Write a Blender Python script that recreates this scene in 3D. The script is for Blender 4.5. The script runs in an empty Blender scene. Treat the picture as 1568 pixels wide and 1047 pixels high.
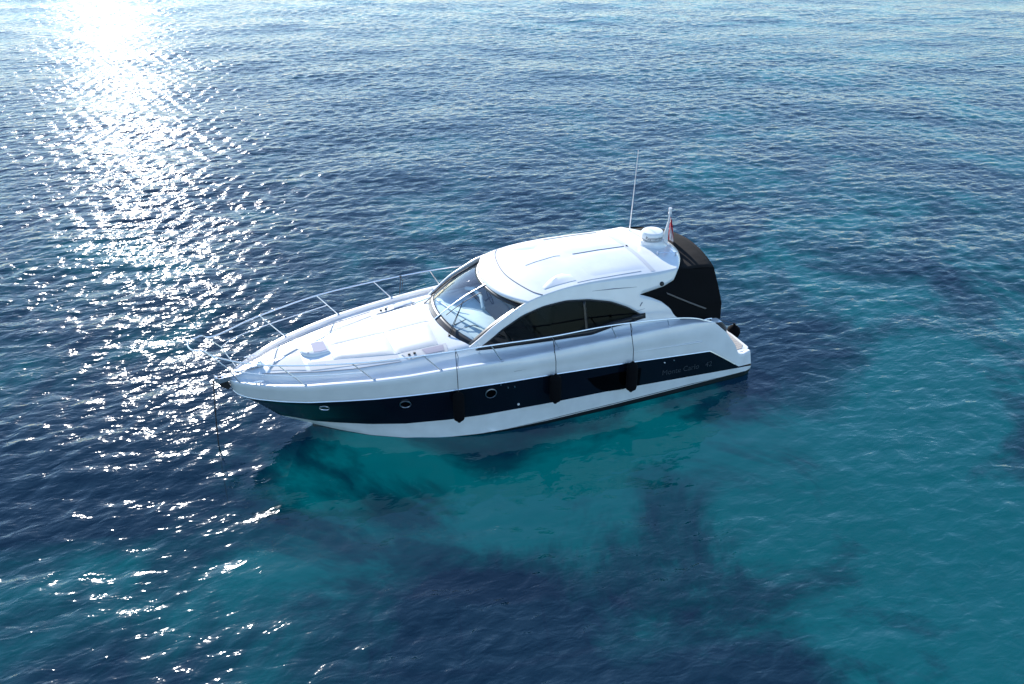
import bpy, math, random
import numpy as np
from mathutils import Vector, Matrix
random.seed(4)
R = math.radians
sc = bpy.context.scene
# ------------------------------------------------------------------ camera
W, H = 1568.0, 1047.0
FPX = 1350.0
TH, YAW = 0.512741, 0.402734
cam = bpy.data.cameras.new("camera"); co = bpy.data.objects.new("camera", cam); sc.collection.objects.link(co)
cam.sensor_width = 36.0; cam.lens = FPX / W * 36.0
cam.clip_start = 0.1; cam.clip_end = 30000.0
fh = Vector((-math.sin(YAW), -math.cos(YAW), 0)); rt = Vector((-math.cos(YAW), math.sin(YAW), 0)); zz = Vector((0, 0, 1))
fw = fh * math.cos(TH) - zz * math.sin(TH); up = rt.cross(fw)
M = Matrix((rt, up, -fw)).transposed().to_4x4(); M.translation = Vector((2.2698, 17.0645, 11.5)); co.matrix_world = M
sc.camera = co
# ------------------------------------------------------------------ sky, sun, exposure
SUN_EL, SUN_AZ = 21.0, -89.5          # azimuth as an angle from +X
sd = Vector((math.cos(R(SUN_AZ)) * math.cos(R(SUN_EL)), math.sin(R(SUN_AZ)) * math.cos(R(SUN_EL)), math.sin(R(SUN_EL))))
w = bpy.data.worlds.new("World"); sc.world = w; w.use_nodes = True
nt = w.node_tree; bg = nt.nodes["Background"]
sky = nt.nodes.new("ShaderNodeTexSky"); sky.sky_type = 'NISHITA'; sky.sun_disc = False
sky.sun_elevation = R(SUN_EL); sky.sun_rotation = R(90 - SUN_AZ); sky.dust_density = 0.06; sky.air_density = 1.0; sky.ozone_density = 3.5
nt.links.new(sky.outputs[0], bg.inputs[0]); bg.inputs[1].default_value = 0.15
sl = bpy.data.lights.new("sun", 'SUN'); sl.energy = 4.6; sl.angle = R(0.53); sl.color = (1, .98, .955)
so = bpy.data.objects.new("sun", sl); sc.collection.objects.link(so)
so.rotation_euler = sd.to_track_quat('Z', 'Y').to_euler()
sc.view_settings.view_transform = 'Standard'; sc.view_settings.look = 'None'
sc.view_settings.exposure = 1.0; sc.view_settings.gamma = 1.0
sc.cycles.use_denoising = True; sc.cycles.max_bounces = 10; sc.cycles.transparent_max_bounces = 12
sc.cycles.sample_clamp_direct = 7; sc.cycles.sample_clamp_indirect = 3.0; sc.cycles.caustics_reflective = False; sc.cycles.caustics_refractive = False

# ------------------------------------------------------------------ materials
def mat(name, col, rough=.5, metal=0., coat=0., spec=.5, noise=0., nscale=8., bump=0., bscale=60.):
    m = bpy.data.materials.new(name); m.use_nodes = True; n = m.node_tree; p = n.nodes["Principled BSDF"]
    p.inputs['Base Color'].default_value = (*col, 1); p.inputs['Roughness'].default_value = rough
    p.inputs['Metallic'].default_value = metal; p.inputs['Coat Weight'].default_value = coat
    p.inputs['Specular IOR Level'].default_value = spec
    tc = n.nodes.new("ShaderNodeTexCoord")
    if noise:
        t = n.nodes.new("ShaderNodeTexNoise"); t.inputs['Scale'].default_value = nscale; t.inputs['Detail'].default_value = 6
        r = n.nodes.new("ShaderNodeMapRange"); r.inputs[1].default_value = .3; r.inputs[2].default_value = .7
        r.inputs[3].default_value = 1 - noise; r.inputs[4].default_value = 1 + noise * .5
        mx = n.nodes.new("ShaderNodeVectorMath"); mx.operation = 'SCALE'; mx.inputs[0].default_value = col
        n.links.new(tc.outputs['Object'], t.inputs['Vector']); n.links.new(t.outputs[0], r.inputs[0])
        n.links.new(r.outputs[0], mx.inputs['Scale']); n.links.new(mx.outputs[0], p.inputs['Base Color'])
    if bump:
        t = n.nodes.new("ShaderNodeTexNoise"); t.inputs['Scale'].default_value = bscale; t.inputs['Detail'].default_value = 4
        b = n.nodes.new("ShaderNodeBump"); b.inputs['Strength'].default_value = bump; b.inputs['Distance'].default_value = .01
        n.links.new(tc.outputs['Object'], t.inputs['Vector']); n.links.new(t.outputs[0], b.inputs['Height']); n.links.new(b.outputs[0], p.inputs['Normal'])
    return m
white = mat("white_gelcoat", (.80, .785, .76), .22, coat=.4, noise=.07, nscale=2.2)
dirty = mat("white_waterline", (.74, .75, .74), .3, coat=.3, noise=.08, nscale=3)
navy = mat("navy_gelcoat", (.004, .0065, .0125), .16, coat=.0, spec=.3, noise=.1, nscale=1.5)
black = mat("black_antifoul", (.006, .006, .008), .6)
steel = mat("stainless_steel", (.8, .8, .82), .28, metal=1.)
nonskid = mat("nonskid_deck", (.50, .50, .495), .75, noise=.05, nscale=5, bump=.15, bscale=90)
padm = mat("sunpad_vinyl", (.60, .595, .58), .55, noise=.04, nscale=3, bump=.25, bscale=6)
canvas = mat("black_canvas", (.02, .0175, .016), .9, spec=.1, noise=.25, nscale=4, bump=.9, bscale=4)
canvas2 = mat("black_mesh_canvas", (.004, .004, .0045), .8, spec=.12, noise=.2, nscale=3, bump=1., bscale=3)
strapm = mat("grey_brown_webbing", (.16, .14, .125), .8)
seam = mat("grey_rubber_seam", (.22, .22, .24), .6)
rubber = mat("black_rubber", (.008, .008, .009), .55)
fendm = mat("black_fender_cover", (.004, .004, .005), .9, spec=.1, bump=.3, bscale=80)
ropem = mat("dark_rope", (.03, .03, .035), .8)
teak = mat("pale_weathered_teak", (.42, .37, .32), .7, noise=.15, nscale=20)
pinkgl = mat("pink_acrylic", (.46, .40, .42), .12, coat=.5)
dashm = mat("pale_dashboard", (.72, .77, .78), .5, noise=.05)
beige = mat("beige_upholstery", (.62, .59, .5), .7, noise=.06, nscale=6)
dark_int = mat("dark_interior", (.03, .03, .035), .6)
brown = mat("brown_leather", (.16, .1, .07), .5)
reds = mat("red_cloth", (.5, .03, .05), .8)
letter = mat("faint_silver_lettering", (.034, .04, .05), .4)
letterk = mat("black_lettering", (.01, .01, .012), .5)
darkglass = mat("black_glass", (.001, .001, .0015), .1, spec=.12)
framek = mat("black_window_frame", (.005, .005, .006), .3)
def glassmat(name, tint, rough=.0, base=.04, gc=1.):
    m = bpy.data.materials.new(name); m.use_nodes = True; n = m.node_tree; n.nodes.clear()
    o = n.nodes.new("ShaderNodeOutputMaterial"); mx = n.nodes.new("ShaderNodeMixShader")
    t = n.nodes.new("ShaderNodeBsdfTransparent"); t.inputs[0].default_value = (*tint, 1)
    g = n.nodes.new("ShaderNodeBsdfGlossy"); g.inputs['Roughness'].default_value = rough; g.inputs[0].default_value = (gc, gc, gc * 1.04, 1) if gc > .5 else (gc * .5, gc * .8, gc * 1.2, 1)
    f = n.nodes.new("ShaderNodeLayerWeight"); f.inputs[0].default_value = .5
    pw = n.nodes.new("ShaderNodeMath"); pw.operation = 'POWER'; pw.inputs[1].default_value = 5; n.links.new(f.outputs['Facing'], pw.inputs[0])
    a = n.nodes.new("ShaderNodeMath"); a.operation = 'MULTIPLY_ADD'; a.inputs[1].default_value = .95; a.inputs[2].default_value = .045 + base
    n.links.new(pw.outputs[0], a.inputs[0]); n.links.new(a.outputs[0], mx.inputs[0])
    n.links.new(t.outputs[0], mx.inputs[1]); n.links.new(g.outputs[0], mx.inputs[2]); n.links.new(mx.outputs[0], o.inputs[0])
    return m
wsglass = glassmat("windscreen_glass", (.86, .95, .96), base=.04, gc=1.)
smoke = glassmat("smoked_glass", (.035, .035, .04), base=.0, gc=.12)

# ------------------------------------------------------------------ helpers
def link(o): sc.collection.objects.link(o); return o
def empty(name, loc, rz=0):
    o = bpy.data.objects.new(name, None); o.location = loc; o.rotation_euler = (0, 0, rz); return link(o)
def tag(o, label=None, cat=None, group=None, kind=None):
    for k, v in (('label', label), ('category', cat), ('group', group), ('kind', kind)):
        if v: o[k] = v
    return o
class MB:
    """collects shapes (world coordinates) and links them as ONE object"""
    def __init__(s): s.v = []; s.f = []; s.m = []
    def add(s, vs, fs, mi=0):
        b = len(s.v); s.v += [tuple(map(float, p)) for p in vs]
        for i, f in enumerate(fs):
            s.f.append(tuple(b + k for k in f)); s.m.append(mi[i] if isinstance(mi, (list, tuple)) else mi)
    def grid(s, rows, mi=0, close=False, flip=False, mirror=False):
        n = len(rows[0]); vs = [p for r in rows for p in r]; fs = []; ms = []
        for i in range(len(rows) - 1):
            for j in range(n if close else n - 1):
                k = (j + 1) % n
                q = (i * n + j, i * n + k, (i + 1) * n + k, (i + 1) * n + j)
                fs.append(q[::-1] if flip else q); ms.append(mi[i] if isinstance(mi, (list, tuple)) else mi)
        s.add(vs, fs, ms)
        if mirror: s.add([(p[0], -p[1], p[2]) for p in vs], [f[::-1] for f in fs], ms)
    def box(s, c, d, rz=0, mi=0, tilt=None):
        cx, cy, cz = c; dx, dy, dz = [q / 2 for q in d]
        m = Matrix.Rotation(rz, 3, 'Z')
        if tilt: m = m @ Matrix.Rotation(tilt[1], 3, tilt[0])
        vs = [m @ Vector((a * dx, b * dy, e * dz)) + Vector(c) for a in (-1, 1) for b in (-1, 1) for e in (-1, 1)]
        s.add(vs, [(0, 1, 3, 2), (4, 6, 7, 5), (0, 4, 5, 1), (2, 3, 7, 6), (0, 2, 6, 4), (1, 5, 7, 3)], mi)
    def tube(s, pts, r, n=8, mi=0, closed=False, caps=True):
        P = [Vector(p) for p in pts]; N = len(P); rows = []; prev = None
        for i in range(N):
            a = P[i - 1] if (i > 0 or closed) else P[i]; b = P[(i + 1) % N] if (i < N - 1 or closed) else P[i]
            t = (b - a).normalized()
            if prev is None:
                u = t.cross(Vector((0, 0, 1)));  u = u if u.length > .1 else t.cross(Vector((1, 0, 0)))
            else: u = prev - t * prev.dot(t)
            u.normalize(); prev = u; v = t.cross(u); rr = r[i] if isinstance(r, (list, tuple)) else r
            rows.append([P[i] + (u * math.cos(q) + v * math.sin(q)) * rr for q in [2 * math.pi * k / n for k in range(n)]])
        if closed: rows.append(rows[0])
        s.grid(rows, mi, close=True)
        if caps and not closed:
            b = len(s.v); s.add(rows[0], [tuple(range(n))[::-1]], mi); s.add(rows[-1], [tuple(range(n))], mi)
    def lathe(s, prof, c, axis=(0, 0, 1), n=28, mi=0):
        a = Vector(axis).normalized(); u = a.cross(Vector((0, 0, 1))); u = u if u.length > .1 else a.cross(Vector((1, 0, 0)))
        u.normalize(); v = a.cross(u); C = Vector(c)
        rows = [[C + a * h + (u * math.cos(2 * math.pi * k / n) + v * math.sin(2 * math.pi * k / n)) * max(r, 1e-4) for k in range(n)] for r, h in prof]
        s.grid(rows, mi, close=True)
    def prism(s, poly, d, mi=0):
        """poly: closed list of 3-D points, extruded along vector d"""
        n = len(poly); d = Vector(d); a = [Vector(p) for p in poly]; b = [p + d for p in a]
        s.add(a + b, [tuple(range(n)), tuple(range(n, 2 * n))[::-1]] + [(i, i + n, (i + 1) % n + n, (i + 1) % n) for i in range(n)], mi)
    def build(s, name, mats, parent=None, smooth=True, ang=35, origin=None, solid=0, bevel=0):
        me = bpy.data.meshes.new(name)
        o0 = Vector(origin) if origin is not None else (parent.matrix_basis.translation.copy() if parent is not None and parent.get('_root') else Vector((0, 0, 0)))
        if parent is not None and not parent.get('_root'):
            q = parent; o0 = Vector((0, 0, 0))
            while q is not None: o0 += q.location; q = q.parent
        me.from_pydata([tuple(Vector(p) - o0) for p in s.v], [], s.f)
        for m in (mats if isinstance(mats, (list, tuple)) else [mats]): me.materials.append(m)
        me.polygons.foreach_set('material_index', s.m)
        import bmesh
        bm = bmesh.new(); bm.from_mesh(me); bmesh.ops.remove_doubles(bm, verts=bm.verts, dist=2e-4)
        bmesh.ops.recalc_face_normals(bm, faces=bm.faces); bm.to_mesh(me); bm.free()
        if smooth:
            me.polygons.foreach_set('use_smooth', [True] * len(me.polygons)); me.set_sharp_from_angle(angle=R(ang))
        o = bpy.data.objects.new(name, me)
        if parent is not None: o.parent = parent
        elif origin is not None: o.location = origin
        if solid:
            q = o.modifiers.new("solid", 'SOLIDIFY'); q.thickness = solid; q.offset = -1
        if bevel:
            q = o.modifiers.new("bevel", 'BEVEL'); q.width = bevel; q.segments = 3; q.limit_method = 'ANGLE'
        return link(o)
def ip(x, tab, k=1):
    """interpolate column k of a table sorted by falling x"""
    xs = [t[0] for t in tab][::-1]; ys = [t[k] for t in tab][::-1]
    return float(np.interp(x, xs, ys))
def smooth_tab(tab, n=160, k=3):
    xs = np.linspace(tab[0][0], tab[-1][0], n); cols = [xs]
    for c in range(1, len(tab[0])):
        v = np.array([ip(x, tab, c) for x in xs])
        for _ in range(k):
            v2 = v.copy(); v2[1:-1] = (v[:-2] + v[1:-1] * 2 + v[2:]) / 4; v = v2
        cols.append(v)
    return [tuple(float(c[i]) for c in cols) for i in range(n)]
def catmull(pts, n=6):
    P = [Vector(p) for p in pts]; P = [P[0] * 2 - P[1]] + P + [P[-1] * 2 - P[-2]]; out = []
    for i in range(1, len(P) - 2):
        for k in range(n):
            t = k / n; a, b, c, d = P[i - 1:i + 3]
            out.append(.5 * ((2 * b) + (c - a) * t + (2 * a - 5 * b + 4 * c - d) * t * t + (3 * b - a - 3 * c + d) * t ** 3))
    out.append(P[-2]); return out
def text_pts(s, size):
    """triangulated outline of a word as (verts, faces), flat in XY, centred"""
    cu = bpy.data.curves.new("t", 'FONT'); cu.body = s; cu.size = size; cu.align_x = 'CENTER'; cu.align_y = 'CENTER'; cu.extrude = 0; cu.resolution_u = 3
    o = bpy.data.objects.new("t", cu); sc.collection.objects.link(o); dg = bpy.context.evaluated_depsgraph_get()
    me = bpy.data.meshes.new_from_object(o.evaluated_get(dg)); vs = [tuple(v.co) for v in me.vertices]; fs = [tuple(p.vertices) for p in me.polygons]
    bpy.data.objects.remove(o); bpy.data.curves.remove(cu); bpy.data.meshes.remove(me); return vs, fs

# ------------------------------------------------------------------ the sea
def make_sea():
    rng = np.random.default_rng(7)
    def axis(lo, hi, a, b, d, g, far):
        c = list(np.arange(a, b, d)); s = d; x = c[-1]
        while x < hi: s *= g; x += s; c.append(x)
        while x < far: s *= 1.25; x += s; c.append(x)
        s = d; x = c[0]; L = []
        while x > lo: s *= g; x -= s; L.append(x)
        while x > -far: s *= 1.25; x -= s; L.append(x)
        return np.array(L[::-1] + c)
    xs = axis(-66, 44, -34, 14, .075, 1.010, 9000); ys = axis(-80, 14, -40, 11, .065, 1.010, 9000)
    X, Y = np.meshgrid(xs, ys, indexing='ij'); Z = np.zeros_like(X)
    base = math.atan2(-math.cos(YAW), -math.sin(YAW)) + R(6)
    dist = np.hypot(X - 2.3, Y - 17)
    for i in range(120):
        lam = .27 * (8.0 ** (rng.random() ** 1.2)); k = 2 * math.pi / lam
        th = base + rng.normal(0, .6) + (R(42) if rng.random() < .35 else 0)
        if i % 5 == 0: th += R(75); lam = min(lam, .8); k = 2 * math.pi / lam
        slope = .0125 if i % 5 else .017
        slope *= 1.0 if lam > .7 else .95
        a = slope / k * (1.0 if lam < .9 else .70 - .25 * np.clip((dist - 20) / 30, 0, 1)); ph = rng.random() * 6.28
        wob = .9 * np.sin(X * .11 * math.cos(th + 1.3) + Y * .13 + ph)
        fade = np.clip((lam * 140 - dist) / (lam * 10) + 1, 0, 1) if lam < 1.2 else 1
        arg = k * (X * math.cos(th) + Y * math.sin(th)) + ph + wob
        Z += a * (np.sin(arg) + .18 * np.sin(2 * arg + 1.57)) * fade
    for i in range(8):
        lam = 3.5 + 6 * rng.random(); k = 2 * math.pi / lam; th = base + rng.normal(0, .6)
        Z += .012 / k * np.sin(k * (X * math.cos(th) + Y * math.sin(th)) + 6.28 * rng.random())
    # gusts: patches of rougher and calmer water, and the lee on the port side of the hull
    g = .5 + .5 * np.sin(X * .21 + Y * .09 + 1.2 * np.sin(Y * .17)) * np.sin(Y * .16 - X * .06 + 1)
    lee = np.exp(-np.clip(np.abs(X + 4.2) - 4.6, 0, None) ** 2 / 3.0) * np.exp(-np.clip(np.abs(Y - 2.8) - 1.8, 0, None) ** 2 / 1.6)
    Z *= (.72 + .45 * g) * (1 - .55 * lee)
    Z[dist > 140] *= 0
    nx, ny = X.shape; co_ = np.stack([X, Y, Z], -1).reshape(-1, 3).astype(np.float32)
    idx = np.arange(nx * ny).reshape(nx, ny)
    q = np.stack([idx[:-1, :-1], idx[1:, :-1], idx[1:, 1:], idx[:-1, 1:]], -1).reshape(-1, 4)
    me = bpy.data.meshes.new("sea"); me.vertices.add(len(co_)); me.vertices.foreach_set('co', co_.ravel())
    me.loops.add(q.size); me.loops.foreach_set('vertex_index', q.ravel().astype(np.int32))
    me.polygons.add(len(q)); me.polygons.foreach_set('loop_start', (np.arange(len(q)) * 4).astype(np.int32))
    me.polygons.foreach_set('use_smooth', np.ones(len(q), dtype=bool)); me.update(); me.validate()
    o = link(bpy.data.objects.new("sea", me)); o['kind'] = 'structure'
    m = bpy.data.materials.new("sea_water"); m.use_nodes = True; n = m.node_tree; n.nodes.clear(); N = n.nodes.new; L = n.links.new
    out = N("ShaderNodeOutputMaterial"); geo = N("ShaderNodeNewGeometry")
    def noise(scale, det, sx=1, sy=1, rot=0, dist=0.):
        mp = N("ShaderNodeMapping"); mp.inputs['Rotation'].default_value = (0, 0, rot); mp.inputs['Scale'].default_value = (sx, sy, 1)
        t = N("ShaderNodeTexNoise"); t.inputs['Scale'].default_value = scale; t.inputs['Detail'].default_value = det; t.inputs['Distortion'].default_value = dist
        L(geo.outputs['Position'], mp.inputs['Vector']); L(mp.outputs[0], t.inputs['Vector']); return t.outputs[0]
    # crests run across the view: coordinates rotated so that x is the crest direction, stretched along it
    rot = -(base + math.pi / 2)
    n1 = noise(4.2, 2, .55, 1, rot, .4); n2 = noise(11.0, 2, .6, 1, rot + .5, .2)
    a1 = N("ShaderNodeMath"); a1.operation = 'MULTIPLY_ADD'; L(n2, a1.inputs[0]); a1.inputs[1].default_value = .17; L(n1, a1.inputs[2])
    # the bump fades in the calm lee beside the hull
    b = N("ShaderNodeBump"); b.inputs['Distance'].default_value = .04; L(a1.outputs[0], b.inputs['Height'])
    sep = N("ShaderNodeSeparateXYZ"); L(geo.outputs['Position'], sep.inputs[0])
    def math_(op, a, c=None, c2=None):
        q = N("ShaderNodeMath"); q.operation = op
        for i, v in enumerate((a, c, c2)):
            if v is None: continue
            if isinstance(v, (int, float)): q.inputs[i].default_value = v
            else: L(v, q.inputs[i])
        return q.outputs[0]
    ax = math_('MAXIMUM', math_('SUBTRACT', math_('ABSOLUTE', math_('ADD', sep.outputs[0], 4.2)), 4.6), 0)
    ay = math_('MAXIMUM', math_('SUBTRACT', math_('ABSOLUTE', math_('SUBTRACT', sep.outputs[1], 2.8)), 1.8), 0)
    lee_ = math_('EXPONENT', math_('MULTIPLY', math_('ADD', math_('MULTIPLY', math_('MULTIPLY', ax, ax), .33), math_('MULTIPLY', math_('MULTIPLY', ay, ay), .62)), -1))
    L(math_('SUBTRACT', 1.0, math_('MULTIPLY', lee_, .75)), b.inputs['Strength'])
    dif = N("ShaderNodeBsdfDiffuse"); dif.inputs[0].default_value = (.003, .05, .08, 1); L(b.outputs[0], dif.inputs['Normal'])
    tr = N("ShaderNodeBsdfTransparent"); tr.inputs[0].default_value = (.26, .68, .73, 1)
    body = N("ShaderNodeMixShader"); body.inputs[0].default_value = .14; L(tr.outputs[0], body.inputs[1]); L(dif.outputs[0], body.inputs[2])
    gl = N("ShaderNodeBsdfGlossy"); gl.inputs['Roughness'].default_value = .06; gl.inputs[0].default_value = (1, 1, 1, 1); L(b.outputs[0], gl.inputs['Normal'])
    lw = N("ShaderNodeLayerWeight"); lw.inputs[0].default_value = .5; L(b.outputs[0], lw.inputs['Normal'])
    frv = math_('MULTIPLY_ADD', math_('POWER', lw.outputs['Facing'], 5.0), .66, .044)
    mx = N("ShaderNodeMixShader"); L(frv, mx.inputs[0]); L(body.outputs[0], mx.inputs[1]); L(gl.outputs[0], mx.inputs[2]); L(mx.outputs[0], out.inputs[0])
    me.materials.append(m)
    # the bottom: pale sand with dark weed, and painted darkening beside the hull
    s = MB(); s.add([(-9000, -9000, -6), (9000, -9000, -6), (9000, 9000, -6), (-9000, 9000, -6)], [(0, 1, 2, 3)])
    sm = bpy.data.materials.new("sand_weed_and_shade"); sm.use_nodes = True; n = sm.node_tree; p = n.nodes["Principled BSDF"]; p.inputs['Roughness'].default_value = 1; p.inputs['Specular IOR Level'].default_value = 0
    geo = n.nodes.new("ShaderNodeNewGeometry"); t = n.nodes.new("ShaderNodeTexNoise"); t.inputs['Scale'].default_value = .16; t.inputs['Detail'].default_value = 9; t.inputs['Roughness'].default_value = .64; t.inputs['Distortion'].default_value = .6
    mp = n.nodes.new("ShaderNodeMapping"); mp.inputs['Location'].default_value = SEABED_SHIFT
    r = n.nodes.new("ShaderNodeValToRGB"); r.color_ramp.elements[0].position = .40; r.color_ramp.elements[0].color = (.008, .022, .048, 1)
    r.color_ramp.elements[1].position = .62; r.color_ramp.elements[1].color = (.004, .22, .205, 1)
    e_ = r.color_ramp.elements.new(.51); e_.color = (.004, .080, .092, 1)
    n.links.new(geo.outputs['Position'], mp.inputs[0]); n.links.new(mp.outputs[0], t.inputs[0])
    # lighter (+) and darker (-) bottom patches: x, y, radius, weight
    fac = t.outputs[0]
    for bx, by, br_, bw in SEABED_PATCHES:
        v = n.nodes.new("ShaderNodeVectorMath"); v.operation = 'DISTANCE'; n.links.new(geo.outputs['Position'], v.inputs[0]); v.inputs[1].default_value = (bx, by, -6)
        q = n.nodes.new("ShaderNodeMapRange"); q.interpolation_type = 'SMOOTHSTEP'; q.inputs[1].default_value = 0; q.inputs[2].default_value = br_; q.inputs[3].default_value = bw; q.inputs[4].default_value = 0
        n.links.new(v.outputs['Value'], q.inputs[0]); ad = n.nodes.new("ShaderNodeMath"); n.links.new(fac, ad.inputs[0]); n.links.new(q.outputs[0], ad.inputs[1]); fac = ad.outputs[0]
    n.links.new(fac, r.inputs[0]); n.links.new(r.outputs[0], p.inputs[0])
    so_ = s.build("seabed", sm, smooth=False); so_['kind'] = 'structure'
SEABED_SHIFT = (3, 5, 0)
SEABED_PATCHES = [(-6.8, -1.0, 4.2, .16), (-16.5, 5, 9, .26), (-12.5, -3.5, 6, .18), (-3.4, -6.2, 4, .08), (2.5, -1.5, 4, .12), (-24, -2, 10, .15), (-3.4, 1.9, 4.5, -.32), (-9, 5.8, 4.0, -.17), (6.5, -10, 9, -.2), (-18.5, -6.5, 6, -.22), (7, 0, 4, -.1), (-8, -60, 58, -.2), (-1.7, -6.3, 3.0, .13), (-6, -5.2, 5.0, -.10)]  # last patch darkens the bottom colour in place of the hull's reflection
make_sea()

# ------------------------------------------------------------------ the yacht
yacht = empty("motor_yacht", (-4.5, 0, 0)); yacht['_root'] = 1
tag(yacht, "white motor yacht with navy blue hull band lying at anchor on the open sea", "yacht")
Y = yacht
# level lines of the hull: x, half breadth, height
SHEER = [(1.56, 0, 1.55), (1.50, .20, 1.59), (1.32, .42, 1.62), (1.0, .70, 1.65), (.6, .97, 1.68), (.13, 1.22, 1.71), (-.5, 1.45, 1.75), (-1.2, 1.68, 1.78), (-1.9, 1.83, 1.80), (-2.6, 1.93, 1.83), (-3.3, 2.02, 1.845), (-3.9, 2.08, 1.85), (-5.5, 2.12, 1.845), (-6.8, 2.12, 1.83), (-8., 2.1, 1.815), (-8.8, 2.07, 1.76), (-9.33, 2.05, 1.66), (-9.73, 2.07, 1.29), (-10.0, 2.09, .92), (-10.13, 2.1, .64), (-10.3, 2.1, .585), (-10.56, 2.0, .58)]
NAVT = [(1.53, 0, 1.36), (1.46, .16, 1.31), (1.3, .33, 1.28), (1.09, .52, 1.28), (.6, .85, 1.29), (.1, 1.13, 1.31), (-.58, 1.39, 1.33), (-1.2, 1.6, 1.345), (-1.9, 1.78, 1.36), (-2.6, 1.93, 1.372), (-3.3, 2.02, 1.375), (-4., 2.1, 1.37), (-5., 2.15, 1.34), (-7.13, 2.17, 1.19), (-9.2, 2.16, 1.0), (-9.6, 2.155, .73), (-10.15, 2.14, .34), (-10.56, 2.08, .30)]
NAVB = [(.62, 0, .42), (.34, .09, .35), (-.07, .32, .285), (-.48, .57, .29), (-1.17, 1.01, .34), (-1.86, 1.38, .40), (-2.76, 1.72, .48), (-3.48, 1.93, .545), (-4.97, 2.13, .59), (-6.6, 2.17, .55), (-8.38, 2.16, .43), (-10.14, 2.15, .31), (-10.56, 2.1, .25)]
BOOT = [(-.06, 0, 0.02), (-.66, .54, .0), (-1.17, .94, .0), (-1.85, 1.34, .0), (-2.57, 1.65, .0), (-3.38, 1.9, .045), (-4., 2.01, .07), (-5., 2.1, .10), (-6.65, 2.15, .13), (-8.4, 2.16, .15), (-10.4, 2.14, .16), (-10.56, 2.08, .16)]
def line(tab, u):
    """point at fraction u (0 stem, 1 stern) of a level line"""
    x0, x1 = tab[0][0], tab[-1][0]; x = x0 + (x1 - x0) * u
    return (x, ip(x, tab, 1), ip(x, tab, 2))
TS, TN, TB, TO = SHEER, NAVT, NAVB, BOOT
us = [0, .0015, .004, .008, .014, .022] + list(np.linspace(.032, .86, 84)) + list(np.linspace(.865, 1, 36))
def lerp(a, b, t): return tuple(p + (q - p) * t for p, q in zip(a, b))
rows = []; mi = []
lv = []
for u in us:
    A, B_, C_, D_ = line(TS, u), line(TN, u), line(TB, u), line(TO, u)
    ru = (A[0], max(A[1] - .012, 0), A[2] + .03)
    flare = .05 * math.exp(-((u - .2) / .16) ** 2)
    aft = max(0, min(1, (u - .35) / .15)) * max(0, min(1, (.93 - u) / .1))
    col = [ru, A]
    for t in (.2, .4, .55, .7, .85): 
        p = lerp(A, B_, t); col.append((p[0], p[1] + (.035 * aft * (1 if t < .5 else .35) if True else 0), p[2]))
    col.append(B_); 
    for t in (.25, .5, .75):
        p = lerp(B_, C_, t); col.append((p[0], p[1] - flare * math.sin(math.pi * t) * (p[1] > .02), p[2]))
    col.append(C_)
    for t in (.33, .66): col.append(lerp(C_, D_, t))
    col.append((D_[0], D_[1], D_[2] + .035 * aft)); col.append((D_[0], D_[1] + .0005, D_[2] + .018 * aft)); col.append(D_)
    kd = -.06 - .66 * min(1, u / .35) ** .8; col.append((D_[0], D_[1] * .97, -.03)); col.append((D_[0], D_[1] * .7, -.03 + (kd + .03) * .3)); col.append((D_[0], D_[1] * .35, -.03 + (kd + .03) * .65)); col.append((D_[0], 0, kd))
    lv.append(col)
rows = [list(r) for r in zip(*lv)]
mi = [0] * 7 + [1] * 4 + [2] * 3 + [3, 2, 3, 3, 3, 3]
hull = MB(); hull.grid(rows, mi, mirror=True)
# transom
last = lv[-1]; hull.add(last + [(p[0], -p[1], p[2]) for p in last[::-1]], [tuple(range(2 * len(last)))], 0)
hull.build("hull", [white, navy, dirty, black], Y, ang=50)
# rub rail along the top of the navy band
for s in (1, -1):
    r = MB(); r.tube([(p[0], s * (p[1] + .008), p[2] + .005) for p in [line(TN, u) for u in us[1:-12]]], .014, 6); r.build("rub_rail", steel, Y)

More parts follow.
